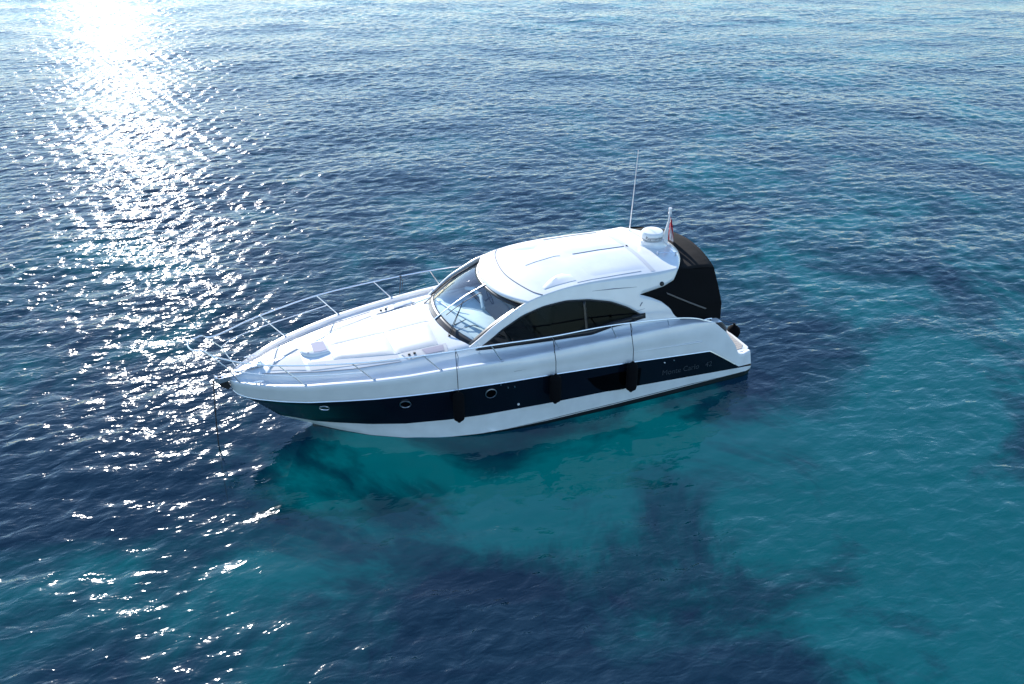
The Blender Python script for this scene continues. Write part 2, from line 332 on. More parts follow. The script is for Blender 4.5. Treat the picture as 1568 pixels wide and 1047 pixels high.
# deck
def deck_section(x):
    ys, zs = ip(x, SHEER, 1), ip(x, SHEER, 2)
    lip = min(.12, ys * .5)
    TR = [(1.5, .02, 1.62), (1.2, .22, 1.70), (.8, .46, 1.77), (.41, .64, 1.815), (-.13, .89, 1.835), (-.91, 1.15, 1.86), (-1.96, 1.33, 1.91), (-3.1, 1.42, 1.97), (-3.48, 1.43, 2.01), (-3.62, 1.42, 2.0)]
    CZ = [(1.5, 0, 1.63), (1.2, 0, 1.73), (.8, 0, 1.81), (.41, 0, 1.86), (-.13, 0, 1.90), (-.91, 0, 1.94), (-1.96, 0, 2.0), (-3.1, 0, 2.08), (-3.62, 0, 2.10)]
    ze = zs + .03
    pts = [(ys - .012 if ys > .1 else ys * .9, ze), (max(ys - lip * .3, ys * .8), ze + .012), (ys - lip, ze + .0)]
    if x > -3.6:
        yt, zt, zc = ip(x, TR, 1), ip(x, TR, 2), ip(x, CZ, 2)
        yt = min(yt, max(ys - lip - .1, ys * .45))
        d = .05 * min(1, max(0, (1.3 - x) / .6)); zd = zs + .02 - d
        yo = ys - lip - .02
        pts += [(yo, zd), (yt + (yo - yt) * .35, zd + .004), (yt + .06 * min(1, ys), zd + (zt - zd) * .25), (yt + .02 * min(1, ys), zt - (zt - zd) * .25), (yt - .03, zt)]
        for t in (.85, .6, .3, 0.): pts.append((yt * t, zt + (zc - zt) * (1 - t * t)))
    elif x > -9.35:
        zd = zs - .02
        pts += [(ys - lip - .02, zd), (1.75, zd), (1.62, zd), (1.5, zd - .0), (1.4, zd), (1.3, zd), (1.0, zd - .05), (.6, zd - .05), (0.0, zd - .05)]
        while len(pts) < 12: pts.append(pts[-1])
    else:
        t = min(1, max(0, (-9.36 - x) / .5)); zd = max(.575, ze - .03 - 1.2 * min(1, t * 1.1)) if x > -10.2 else .575
        zd = min(zd, ze - .01)
        pts += [(ys - lip - .04, max(zd, .575)), (1.7, zd), (1.55, zd), (1.45, zd), (1.3, zd), (1.1, zd), (.8, zd), (.4, zd), (0, zd)]
    while len(pts) < 12: pts.insert(-1, pts[-2])
    return [(x, y, z) for y, z in pts[:12]]
dx = list(np.linspace(1.54, 1.2, 8)) + list(np.linspace(1.1, -3.58, 44)) + [-3.61] + list(np.linspace(-3.7, -9.34, 40)) + [-9.36] + list(np.linspace(-9.42, -10.56, 22))
d = MB(); secs = [deck_section(x) for x in dx]; d.grid([list(r) for r in zip(*secs)], 0, mirror=True)
# aft face of the platform lip
d.build("deck", white, Y, ang=40)
def deck_z(x, y):
    s = deck_section(x); ys = [p[1] for p in s][::-1]; zs = [p[2] for p in s][::-1]; return float(np.interp(abs(y), ys, zs))
# swim platform with teak
p = MB(); p.prism([(-9.82, 1.94, .50), (-10.5, 1.94, .50), (-10.64, 1.8, .50), (-10.7, 0, .50), (-10.64, -1.8, .50), (-10.5, -1.94, .50), (-9.82, -1.94, .50)][::-1], (0, 0, .115))
sp = p.build("swim_platform", white, Y, ang=30, bevel=.015)
t = MB(); t.prism([(-9.9, 1.85, .617), (-10.42, 1.82, .617), (-10.56, 1.68, .617), (-10.61, 0, .617), (-10.56, -1.68, .617), (-10.42, -1.82, .617), (-9.9, -1.85, .617)][::-1], (0, 0, .006))
for k in range(44): t.box((-10.25, -1.8 + k * .084, .624), (.55, .006, .002), mi=1)
t.build("teak_planking", [teak, seam], sp, smooth=False)
# transom wall and coaming
p = MB(); p.grid([[(-9.40, y, 1.66 - .04 * (abs(y) > 1.5)) for y in np.linspace(-1.95, 1.95, 9)], [(-9.62, y, 1.60) for y in np.linspace(-1.95, 1.95, 9)], [(-9.78, y, 1.40) for y in np.linspace(-1.95, 1.95, 9)], [(-9.86, y, .62) for y in np.linspace(-1.95, 1.95, 9)]])
p.build("transom", white, Y)

# ---- foredeck details
def on_deck(x, y, h=.004): return (x, y, deck_z(x, y) + h)
def deck_patch(mb, quad, h, nx=8, ny=6, mi=0, side=True):
    """quad: four (x, y) corners; a thin cushion or panel following the deck"""
    (a, b, c, e) = quad; rows = []
    for i in range(nx + 1):
        u = i / nx; r = []
        for j in range(ny + 1):
            v = j / ny; x = (a[0] * (1 - v) + b[0] * v) * (1 - u) + (e[0] * (1 - v) + c[0] * v) * u; y = (a[1] * (1 - v) + b[1] * v) * (1 - u) + (e[1] * (1 - v) + c[1] * v) * u
            edge = min(u, 1 - u, v, 1 - v); k = h if edge > 1e-6 else (0.0 if side else h)
            r.append(on_deck(x, y, k + .002))
        rows.append(r)
    mb.grid(rows, mi)
for s in (1, -1):
    sp_ = MB(); g = .012
    q = [((-.62, g * s), (-.62, .55 * s), (-1.84, .93 * s), (-1.84, g * s)), ((-1.88, g * s), (-1.88, .94 * s), (-2.82, 1.0 * s), (-2.90, g * s))]
    for a in q:
        m_ = MB(); deck_patch(m_, a, .016, 14, 10); m_.build("sun_pad", padm, Y, ang=60)
    for a_, b_ in (((-.60, 0), (-2.92, 0)), ((-.60, .03), (-.60, .57)), ((-.60, .57), (-1.86, .955)), ((-1.86, 0), (-1.86, .955)), ((-1.86, .955), (-2.84, 1.02)), ((-2.92, 0), (-2.84, 1.02))):
        if a_[1] == b_[1] == 0 and s < 0: continue
        m_ = MB(); m_.tube([on_deck(a_[0] + (b_[0] - a_[0]) * t, s * (a_[1] + (b_[1] - a_[1]) * t), .002) for t in np.linspace(0, 1, 12)], .006, 5); m_.build("pad_piping", white, Y)
    # non-skid panels on the trunk and on the side deck
    m_ = MB(); deck_patch(m_, ((.75, .05 * s), (.70, .36 * s), (.02, .70 * s), (.02, .05 * s)), .004, side=False); deck_patch(m_, ((-.06, .46 * s), (-.06, .76 * s), (-1.9, 1.2 * s), (-1.9, 1.0 * s)), .004, 12, side=False)
    m_.build("nonskid_panel", nonskid, Y)
    # side light hatch in front of the windscreen, with its two knobs
    m_ = MB(); deck_patch(m_, ((-1.96, .99 * s), (-2.06, 1.27 * s), (-2.93, 1.33 * s), (-2.98, 1.05 * s)), .012, side=False)
    fr_ = m_.build("deck_hatch", nonskid, Y)
    m_ = MB(); deck_patch(m_, ((-2.42, 1.05 * s), (-2.46, 1.25 * s), (-2.86, 1.29 * s), (-2.9, 1.09 * s)), .018, side=False); m_.build("pane", pinkgl, fr_)
    m_ = MB()
    for xx in (-2.12, -2.24):
        m_ = MB(); m_.lathe([(.028, 0), (.028, .02), (.018, .035), (0, .035)], on_deck(xx, 1.12 * s, .01), n=12); m_.build("latch", rubber, fr_)
# raised bow hatch: D shaped lid with acrylic lens
def dshape(k, h):
    pts = [(-.58, -.27), (-.58, .27)] + [(-.36 + .34 * math.cos(a), .29 * math.sin(a)) for a in [R(80 - 160 * i / 12) for i in range(13)]]
    return [(-.36 + (x + .36) * k, y * k, 1.905 + h) for x, y in pts]
m_ = MB(); base_, topd = dshape(1.1, -.01), dshape(1.0, .04); m_.grid([base_, dshape(1.08, .02), topd, dshape(.93, .05)], close=True); m_.add(dshape(.93, .05), [tuple(range(15))])
ht = m_.build("bow_hatch", white, Y, ang=40)
m_ = MB(); m_.prism([(-.55, -.2, 1.9565), (-.55, .2, 1.9565), (-.40, .23, 1.9565), (-.26, .2, 1.9565), (-.26, -.2, 1.9565), (-.40, -.23, 1.9565)], (0, 0, .006)); m_.build("lens", pinkgl, ht, smooth=False)
for yy in (-.17, .17):
    m_ = MB(); m_.lathe([(.022, 0), (.022, .018), (0, .02)], (-.14, yy, 1.95), n=10); m_.build("latch", seam, ht)
# recess line of the trunk (crease and its shadow painted as grey strips)
for s in (1, -1):
    m_ = MB(); m_.tube([on_deck(x, s * (ip(x, [(1.2, .2), (.41, .60), (-.13, .84), (-.91, 1.08), (-1.96, 1.27), (-3.1, 1.36)])), .0) for x in np.linspace(.9, -1.9, 30)], .013, 5); m_.build("gutter_shade_line", seam, Y)
    # bow cleats
    m_ = MB(); c = on_deck(1.02, .58 * s, .0); m_.lathe([(.02, 0), (.014, .05)], (c[0] + .04, c[1], c[2]), n=8); m_.lathe([(.02, 0), (.014, .05)], (c[0] - .04, c[1], c[2]), n=8); m_.tube([(c[0] + .12, c[1], c[2] + .045), (c[0] + .04, c[1], c[2] + .055), (c[0] - .04, c[1], c[2] + .055), (c[0] - .12, c[1], c[2] + .045)], .014, 8); m_.build("cleat", steel, Y)
    m_ = MB(); c = (-9.2, 1.93 * s, deck_z(-9.2, 1.93) + .0); m_.lathe([(.02, 0), (.014, .05)], (c[0] + .04, c[1], c[2]), n=8); m_.lathe([(.02, 0), (.014, .05)], (c[0] - .04, c[1], c[2]), n=8); m_.tube([(c[0] + .12, c[1], c[2] + .045), (c[0] + .04, c[1], c[2] + .055), (c[0] - .04, c[1], c[2] + .055), (c[0] - .12, c[1], c[2] + .045)], .014, 8); m_.build("cleat", steel, Y)
# windlass and anchor roller
m_ = MB(); m_.lathe([(.10, 0), (.10, .02), (.06, .03), (.045, .07), (.065, .10), (.06, .12), (0, .125)], (.88, 0, 1.80), n=20); m_.box((.98, .0, 1.815), (.3, .14, .04)); m_.build("windlass", steel, Y)
m_ = MB()
for yy in (-.055, .055): m_.prism([(1.25, yy - .006, 1.72), (1.75, yy - .006, 1.68), (1.84, yy - .006, 1.73), (1.86, yy - .006, 1.66), (1.78, yy - .006, 1.56), (1.5, yy - .006, 1.60), (1.25, yy - .006, 1.66)], (0, .012, 0))
m_.box((1.45, 0, 1.655), (.5, .11, .012))
for xx in (1.80, 1.62): m_.lathe([(.03, -.05), (.02, -.01), (.02, .01), (.03, .05)], (xx, 0, 1.655), axis=(0, 1, 0), n=12)
br = m_.build("bow_roller", steel, Y)
m_ = MB(); m_.prism([(1.60, -.03, 1.63), (1.80, -.03, 1.60), (1.74, -.03, 1.47), (1.60, -.03, 1.36), (1.545, -.03, 1.42)], (0, .06, 0)); m_.build("stem_plate", rubber, br, smooth=False)
m_ = MB(); m_.box((1.22, 0, 1.76), (.5, .05, .03)); m_.build("anchor_shank", steel, br, bevel=.005)

# ---- guard rails
T = [(.62, 1.18, 2.36), (-.76, 1.68, 2.365), (-2.19, 1.92, 2.35), (-3.65, 2.04, 2.33), (-5.05, 2.08, 2.26), (-6.5, 2.07, 2.22), (-7.98, 2.06, 2.07)]
Bs = [(.13, 1.14), (-1.21, 1.6), (-2.59, 1.86), (-3.9, 2.03), (-5.26, 2.06), (-6.68, 2.06), (-8.07, 2.04)]
for s in (1, -1):
    F = lambda q: (q[0], q[1] * s, q[2])
    rail = [(2.02, .30, 2.56), (1.93, .36, 2.55), (1.82, .42, 2.46), (1.62, .54, 2.40), (1.28, .79, 2.37)] + T + [(-8.69, 2.03, 1.93), (-9.1, 2.01, 1.77), (-9.32, 2.0, 1.68)]
    m_ = MB(); m_.tube(catmull([F(q) for q in rail], 8), .016, 8); ro = m_.build("guard_rail", steel, Y)
    for i, (t_, b_) in enumerate(zip(T, Bs)):
        bz = deck_z(b_[0], b_[1]) - .01
        m_ = MB(); m_.tube([F(t_), F((b_[0], b_[1], bz))], .012, 8); m_.lathe([(.03, 0), (.03, .012), (.014, .03)], F((b_[0], b_[1], bz + .008)), n=10); m_.build("stanchion", steel, ro)
    m_ = MB(); m_.tube([F((1.84, .41, 2.46)), F((1.58, .47, 2.14)), F((1.36, .37, 1.67))], .013, 8); m_.build("stanchion", steel, ro)
    m_ = MB(); m_.tube(catmull([F(q) for q in [(1.58, .47, 2.13), (1.25, .80, 2.13), (.49, 1.20, 2.09), (-.26, 1.45, 2.08), (-.96, 1.65, 2.08)]], 6), .010, 8); m_.build("middle_rail", steel, ro)
m_ = MB(); m_.tube(catmull([(2.02, .30, 2.56), (2.15, .24, 2.565), (2.22, .1, 2.57), (2.22, -.1, 2.57), (2.15, -.24, 2.565), (2.02, -.30, 2.56)], 6), .015, 8); m_.build("pulpit", steel, Y)

# ---- windscreen (surface fitted to the photograph's geometry)
def ws(u, v, off=0.):
    a = abs(u) ** 2.2; ub, ut = u * 1.42, u * 1.36
    xb, zb = -3.10 - .35 * a, 2.08 - .11 * u * u; xt, zt = -4.34 - .41 * a, 2.71 - .02 * u * u
    return (xb + (xt - xb) * v + off * .42, ub + (ut - ub) * v, zb + (zt - zb) * v + off * .9 + .06 * math.sin(math.pi * min(max(v, 0), 1)))
U = list(np.linspace(-1, 1, 33))
m_ = MB(); m_.grid([[ws(u, v) for u in U] for v in np.linspace(0, 1, 9)]); wsc = m_.build("windscreen", wsglass, Y)
def strip(f0, f1, n=24): return [[f0(i / n) for i in range(n + 1)], [f1(i / n) for i in range(n + 1)]]
m_ = MB()
m_.grid([[ws(u, v, .006) for u in U] for v in (-.035, .0, .06, .11)])
m_.grid([[ws(u, v, .006) for u in U] for v in (.94, 1.02)])
for s in (1, -1): m_.grid([[ws(s * u, v, .007) for v in np.linspace(0, 1, 9)] for u in (.90, .95, 1.0)])
m_.build("windscreen_frame", framek, wsc, solid=.01)
m_ = MB(); m_.tube([ws(0, v, .015) for v in np.linspace(-.01, 1.0, 8)], .014, 6); m_.tube([ws(.0, v, .015) for v in np.linspace(-.01, 1.0, 8)], .014, 6); m_.build("mullion", steel, wsc)
m_ = MB(); m_.tube([ws(u, -.045, .012) for u in U], .012, 6); m_.build("trim", steel, wsc)
def wiper(base, joint, b0, b1):
    m_ = MB()
    for du in (0, .035): m_.tube([ws(base[0] + du, base[1], .05), ws(joint[0], joint[1], .06)], .008, 6)
    m_.lathe([(.03, 0), (.03, .03), (.0, .035)], ws(base[0] + .015, base[1], .015), axis=(.4, 0, .9), n=10)
    wp = m_.build("wiper", rubber, wsc)
    m_ = MB(); m_.tube([ws(b0[0] + (b1[0] - b0[0]) * t, b0[1] + (b1[1] - b0[1]) * t, .03 + .01 * math.sin(math.pi * t)) for t in np.linspace(0, 1, 6)], .010, 5); m_.build("blade", rubber, wp)
wiper((.56, -.04), (.15, .51), (.14, .16), (.18, .84)); wiper((-.68, -.07), (-.80, .49), (-.92, .04), (-.91, .79))

# ---- superstructure side: wall with an arched window
def wall_y(x, z):
    b = ip(x, [(-3.2, 1.43), (-3.5, 1.46), (-4., 1.56), (-4.6, 1.62), (-5.2, 1.66), (-6, 1.68), (-8.6, 1.68), (-9.5, 1.66)])
    k = ip(x, [(-3.2, .12), (-4.2, .22), (-5., .28), (-9, .28)]); return b - k * (z - 1.85)
UP = smooth_tab([(-3.40, 2.02), (-3.52, 2.1), (-3.95, 2.42), (-4.3, 2.60), (-4.6, 2.76), (-5.05, 2.885), (-5.5, 2.955), (-5.83, 2.985), (-6.4, 3.0), (-7.1, 2.98), (-7.98, 2.935), (-8.3, 2.935), (-8.62, 2.945)], 80, 2)
WT = smooth_tab([(-3.58, 1.955), (-3.75, 2.06), (-4.13, 2.32), (-4.63, 2.55), (-5.17, 2.67), (-5.69, 2.70), (-6.24, 2.635), (-6.8, 2.49), (-7.24, 2.28), (-7.64, 2.0)], 80, 2)
WB = [(-3.58, 1.95), (-4.4, 1.945), (-5.18, 1.92), (-5.72, 1.90), (-6.26, 1.87), (-6.78, 1.94), (-7.24, 1.955), (-7.64, 2.0)]
UL = [(-7.55, 2.52), (-8.2, 2.60), (-8.48, 2.70), (-8.62, 2.94)]      # underside of the roof overhang
LL = [(-7.55, 2.52), (-7.85, 2.40), (-8.1, 2.27), (-8.33, 2.07), (-8.43, 1.88), (-8.62, 1.74), (-8.75, 1.70)]   # coaming top
def wp_(x, z, s, o=0.): return (x, s * (wall_y(x, z) + o), z)
for s in (1, -1):
    m_ = MB()
    def band(x0, x1, n, flo, fhi, nz=5):
        xs_ = np.linspace(x0, x1, n); m_.grid([[wp_(x, flo(x) + (fhi(x) - flo(x)) * k / nz, s) for x in xs_] for k in range(nz + 1)])
    low = lambda x: 1.66
    band(-3.40, -3.58, 4, low, lambda x: ip(x, UP))
    band(-3.58, -7.64, 70, low, lambda x: ip(x, WB), 3)
    xs_ = np.linspace(-3.58, -7.55, 70)
    mid = lambda x: ip(x, WT) + (ip(x, UP) - ip(x, WT)) * ip(x, [(-3.58, .5), (-6.9, .5), (-7.55, (2.52 - ip(-7.55, WT)) / (ip(-7.55, UP) - ip(-7.55, WT)))])
    band(-3.58, -7.55, 70, lambda x: ip(x, WT), mid); band(-3.58, -7.55, 70, mid, lambda x: ip(x, UP))
    band(-7.55, -7.64, 4, lambda x: ip(x, WT), lambda x: ip(x, LL))
    band(-7.64, -8.75, 20, low, lambda x: min(2.0, ip(x, LL) - .004), 3); band(-7.64, -8.75, 20, lambda x: min(2.0, ip(x, LL) - .004), lambda x: ip(x, LL))
    band(-7.55, -8.62, 16, lambda x: ip(x, UL), lambda x: ip(x, UP))
    wl = m_.build("cabin_side", white, Y, ang=40, solid=.05)
    # arched window
    m_ = MB(); n = 60; xs_ = np.linspace(-3.66, -7.60, n)
    m_.grid([[wp_(x, ip(x, WB) + .0 + (ip(x, WT) - ip(x, WB)) * k / 4, s, -.012) for x in xs_] for k in range(5)])
    wn = m_.build("side_window", smoke, Y)
    m_ = MB(); o = .004
    top = [wp_(x, ip(x, WT) + .01, s, o) for x in np.linspace(-3.56, -7.66, n)]; topi = [wp_(x, ip(x, WT) - .035, s, o) for x in np.linspace(-3.62, -7.58, n)]
    bot = [wp_(x, ip(x, WB) - .03, s, o) for x in np.linspace(-3.45, -7.66, n)]; boti = [wp_(x, max(ip(x, WB) + ip(x, [(-3.5, .03), (-5.5, .10), (-7.6, .10)]), 0), s, o) for x in np.linspace(-3.62, -7.5, n)]
    m_.grid([top, topi]); m_.grid([bot, boti]); m_.grid([[wp_(-6.10 - dx_, ip(-6.13, WB) + (ip(-6.13, WT) - ip(-6.13, WB)) * k / 6, s, o - .002) for k in range(7)] for dx_ in (0, .07)])
    m_.grid([[wp_(x, ip(-7.6, WB) - .03 + .12 * k, s, o) for k in (0, 1)] for x in (-7.3, -7.66)])
    m_.build("window_frame", framek, wn, ang=60, solid=.008)
    # crease lines, air slot and small emblem on the wall
    m_ = MB(); m_.tube([wp_(x, z, s, .0) for x, z in ((-6.35, 2.80), (-6.9, 2.76), (-7.5, 2.70))], [.003, .012, .003], 6); m_.build("air_slot", seam, Y)
    m_ = MB(); m_.tube([wp_(-7.57 - .03 * math.sin(a), 2.30 + .045 * a / 1.57, s, .008) for a in np.linspace(-1.57, 1.57, 8)], [.004, .012, .012, .01, .01, .012, .012, .004], 6); m_.tube([wp_(-7.45, 2.17, s, .004), wp_(-7.66, 2.18, s, .004)], .004, 5); m_.build("emblem", seam, Y)
    m_ = MB(); m_.lathe([(.055, 0), (.055, .02), (.04, .05), (.0, .055)], wp_(-8.15, 2.66, s, -.01), axis=(0, s, .25), n=16); m_.build("nav_light", rubber, Y)

# ---- hardtop roof
def roof(u, v, off=0.):
    """u across -1..1 , v 0 front .. 1 aft"""
    a = abs(u) ** 2.2
    xf = -4.33 - .44 * a; xa = -9.22 + .60 * abs(u) ** 2.0
    x = xf + (xa - xf) * v
    hw = ip(x, [(-4.3, 1.355), (-4.8, 1.37), (-5.2, 1.375), (-6, 1.36), (-7, 1.365), (-8, 1.375), (-8.62, 1.375), (-9.3, 1.37)])
    ze = ip(x, [(-4.3, 2.68), (-4.7, 2.72)] + [q for q in UP if q[0] < -4.72] + [(-9.3, 2.90)])
    ze = ze if x < -4.72 else 2.69 + (2.80 - 2.69) * (-4.33 - x) / .45
    zc = ip(x, [(-4.3, 2.72), (-4.5, 2.79), (-4.8, 2.89), (-5.2, 2.985), (-5.6, 3.045), (-6.4, 3.095), (-7.2, 3.10), (-8., 3.07), (-8.6, 3.03), (-9.3, 2.95)])
    zc = max(zc, ze + .02)
    return (x, u * hw, ze + (zc - ze) * (1 - abs(u) ** 2.3) + off)
UU = [-1, -.985, -.96] + list(np.linspace(-.92, .92, 25)) + [.96, .985, 1]
m_ = MB(); m_.grid([[roof(u, v) for u in UU] for v in np.linspace(0, 1, 50)])
hardtop = m_.build("hardtop", white, Y, ang=60, solid=.06)
def roofxy(x, y, off=.0):
    u = y / 1.37; a = abs(u) ** 2.2; xf = -4.33 - .44 * a; xa = -9.22 + .60 * abs(u) ** 2.0
    return roof(u, (x - xf) / (xa - xf), off)
def seamline(pts, r=.015, name="roof_seam", m=seam):
    q = catmull([(a, b, 0) for a, b in pts], 6); mm = MB(); mm.tube([roofxy(p.x, p.y, .0) for p in q], r, 6); return mm.build(name, m, hardtop)
seamline([(-5.16, -1.345), (-5.02, -1.1), (-4.9, -.66), (-4.83, -.2), (-4.83, .2), (-4.9, .66), (-5.02, 1.1), (-5.16, 1.345)])
seamline([(-6.55, -.0), (-7.2, 0.02), (-7.7, 0.02), (-7.92, 0.02)], .014)
seamline([(-5.35, -.02), (-5.7, -.05), (-6.1, -.09), (-6.25, -.05)], .008)
# transverse groove: a flat strip whose grey paints the recess shade
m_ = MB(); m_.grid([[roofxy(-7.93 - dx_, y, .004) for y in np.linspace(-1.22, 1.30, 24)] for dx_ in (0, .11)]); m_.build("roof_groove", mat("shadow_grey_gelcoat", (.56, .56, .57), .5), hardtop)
m_ = MB(); m_.lathe([(.025, 0), (.025, .02), (0, .025)], roofxy(-8.0, .02, .0), n=10); m_.build("latch", rubber, hardtop)
m_ = MB(); m_.grid([[roofxy(x, y, .008) for x in np.linspace(-6.35, -7.85, 16)] for y in (-1.27, -1.19)]); m_.build("sliding_track", seam, hardtop)
seamline([(-6.05, 1.27), (-6.9, 1.27), (-7.7, 1.24)], .006)
# sliding roof panel: two raised fields
for y0, y1 in ((-1.12, -.05), (.07, 1.16)):
    m_ = MB(); n = 12; rows_ = []
    for i in range(n + 1):
        x = -6.42 - 1.45 * i / n; r_ = []
        for j in range(11):
            v = j / 10; ed = (i in (0, n)) or (j in (0, 10)); r_.append(roofxy(x, y0 + (y1 - y0) * v, .0 if ed else .009))
        rows_.append(r_)
    m_.grid(rows_); m_.build("sliding_roof", white, hardtop, ang=70)
# teardrop scoop on the port and starboard roof shoulder
for s in (1, -1):
    m_ = MB(); c = []
    for i in range(11):
        t = i / 10; x = -5.28 - .78 * t; wd = .30 * math.sin(math.pi * min(1, t * .62 + .02)) ** 1.2 * (1 if t < .9 else .75)
        c.append([roofxy(x, s * 1.18, .006), roofxy(x, s * (1.18 - wd * .5), .008 + .014 * math.sin(math.pi * t)), roofxy(x, s * (1.18 - wd), (.026 if s > 0 else .012) * math.sin(math.pi * t) + .008), roofxy(x, s * (1.18 - wd - .10), .0)])
    m_.grid(c); m_.build("scoop", white, hardtop, ang=25)
# radar on its pedestal
rc = Vector((-8.70, 0.02, 2.98))
m_ = MB(); rows_ = []
for h, sx, sy, ox in ((-.05, .50, .42, .05), (.02, .40, .34, .03), (.10, .31, .29, 0), (.17, .30, .29, 0), (.175, .22, .22, 0)):
    rows_.append([(rc.x + ox + sx * math.cos(a), rc.y + sy * math.sin(a), rc.z + h) for a in np.linspace(0, 2 * math.pi, 33)[:-1]])
m_.grid(rows_, close=True); m_.add(rows_[-1], [tuple(range(32))]); rp = m_.build("radar_pedestal", white, Y)
m_ = MB(); m_.lathe([(.17, .17), (.24, .185), (.27, .205), (.278, .28), (.272, .345), (.245, .378), (.15, .393), (0, .397)], rc, n=40); dm = m_.build("radar_dome", white, rp)
m_ = MB(); m_.lathe([(.277, .212), (.2785, .222)], rc, n=40); m_.build("dome_band", seam, dm)
vs, fs = text_pts("Raymarine", .105)
a0 = math.atan2(17.06, 2.27 + 8.7) - R(-14)
m_ = MB(); m_.add([(rc.x + (.281) * math.cos(a0 + v[0] / .28), rc.y + .281 * math.sin(a0 + v[0] / .28), rc.z + .27 + v[1]) for v in vs], fs)
m_.build("lettering", letterk, dm, smooth=False)
# whip antenna, flagstaff with anchor light, horn
m_ = MB(); m_.lathe([(.03, 0), (.03, .04), (.016, .1), (.016, .2)], (-8.66, -.98, 2.93), n=10, mi=1); m_.tube([(-8.66, -.98, 3.1), (-8.66, -.9, 4.1), (-8.64, -.8, 5.12)], [.013, .010, .006], 8); m_.build("whip_antenna", [white, steel], Y)
m_ = MB(); m_.tube([(-9.10, 0, 2.95), (-9.17, 0, 3.72)], .017, 8); m_.prism([(-8.97, -.015, 2.96), (-9.17, -.015, 2.96), (-9.15, -.015, 3.5), (-9.13, -.015, 3.5)], (0, .03, 0)); st = m_.build("flagstaff", white, Y)
m_ = MB(); m_.lathe([(.03, .0), (.045, .01), (.045, .05), (.035, .055), (.035, .12), (.045, .125), (.04, .16), (0, .165)], (-9.17, 0, 3.70), n=14); m_.build("anchor_light", white, st)
m_ = MB(); m_.tube([(-8.48, .66, 3.07), (-8.70, .74, 3.07), (-8.90, .80, 3.06)], .010, 6)
for q in ((-8.48, .66, 2.97), (-8.90, .80, 2.95)): m_.lathe([(.022, 0), (.018, .10), (.024, .13), (0, .135)], q, n=10)
m_.build("horn", steel, Y)

# ---- canopy over the cockpit
CT = lambda u, t: ((-9.16 + .60 * u * u) * (1 - t) + (-9.78 + .16 * u * u) * t, u * (1.33 + .04 * t), (2.93 - .09 * u * u) * (1 - t) + (2.95 - .16 * abs(u) ** 1.8) * t + .03 * math.sin(math.pi * t))
m_ = MB(); m_.grid([[CT(u, t) for u in np.linspace(-1, 1, 21)] for t in np.linspace(0, 1, 7)]); cn = m_.build("canopy", canvas, Y, ang=60, solid=.006)
m_ = MB(); A_ = [CT(u, 1) for u in np.linspace(-1, 1, 21)]
def aftp(u, t):
    a = CT(u, 1); b = (-9.86 + .13 * u * u, u * 1.72, 1.56)
    x = a[0] + (b[0] - a[0]) * t - .02 * math.sin(math.pi * t); return (x, a[1] + (b[1] - a[1]) * min(1, t / .65), a[2] + (b[2] - a[2]) * t)
m_.grid([[aftp(u, t) for u in np.linspace(-1, 1, 21)] for t in np.linspace(0, 1, 10)]); m_.build("aft_panel", canvas2, cn, ang=60)
for s in (1, -1):
    m_ = MB()
    # side: from the cabin side's notch to the aft corner
    front = [(-8.60, 2.93), (-8.48, 2.70), (-8.2, 2.60), (-7.85, 2.55), (-7.57, 2.51), (-7.85, 2.39), (-8.1, 2.26), (-8.33, 2.06), (-8.43, 1.87), (-8.60, 1.74), (-8.8, 1.66)]
    ft = catmull([(x, s * (wall_y(x, z) - .015), z) for x, z in front], 3); n = len(ft)
    bk = [];
    for i in range(n):
        t = i / (n - 1); q = aftp(1.0, t ** .8); bk.append((q[0], s * q[1], q[2]))
    m_.grid([[lerp(ft[i], bk[i], k / 8)[:1] + (lerp(ft[i], bk[i], k / 8)[1] + s * .05 * math.sin(math.pi * k / 8),) + lerp(ft[i], bk[i], k / 8)[2:] for i in range(n)] for k in range(9)])
    # bottom skirt
    sp2 = m_.build("side_panel", canvas2, cn, ang=60)
    a_ = Vector((-8.20, s * 1.60, 2.50)); b_ = Vector((-9.42, s * 1.72, 1.86))
    m_ = MB(); dz = Vector((-.03, 0, -.055))
    pts = [a_ + (b_ - a_) * t + Vector((0, s * .055 * math.sin(math.pi * t), 0)) for t in np.linspace(0, 1, 9)]
    m_.grid([[p_ for p_ in pts], [p_ + dz for p_ in pts]]); m_.build("canvas_strap", strapm, sp2, solid=.004)

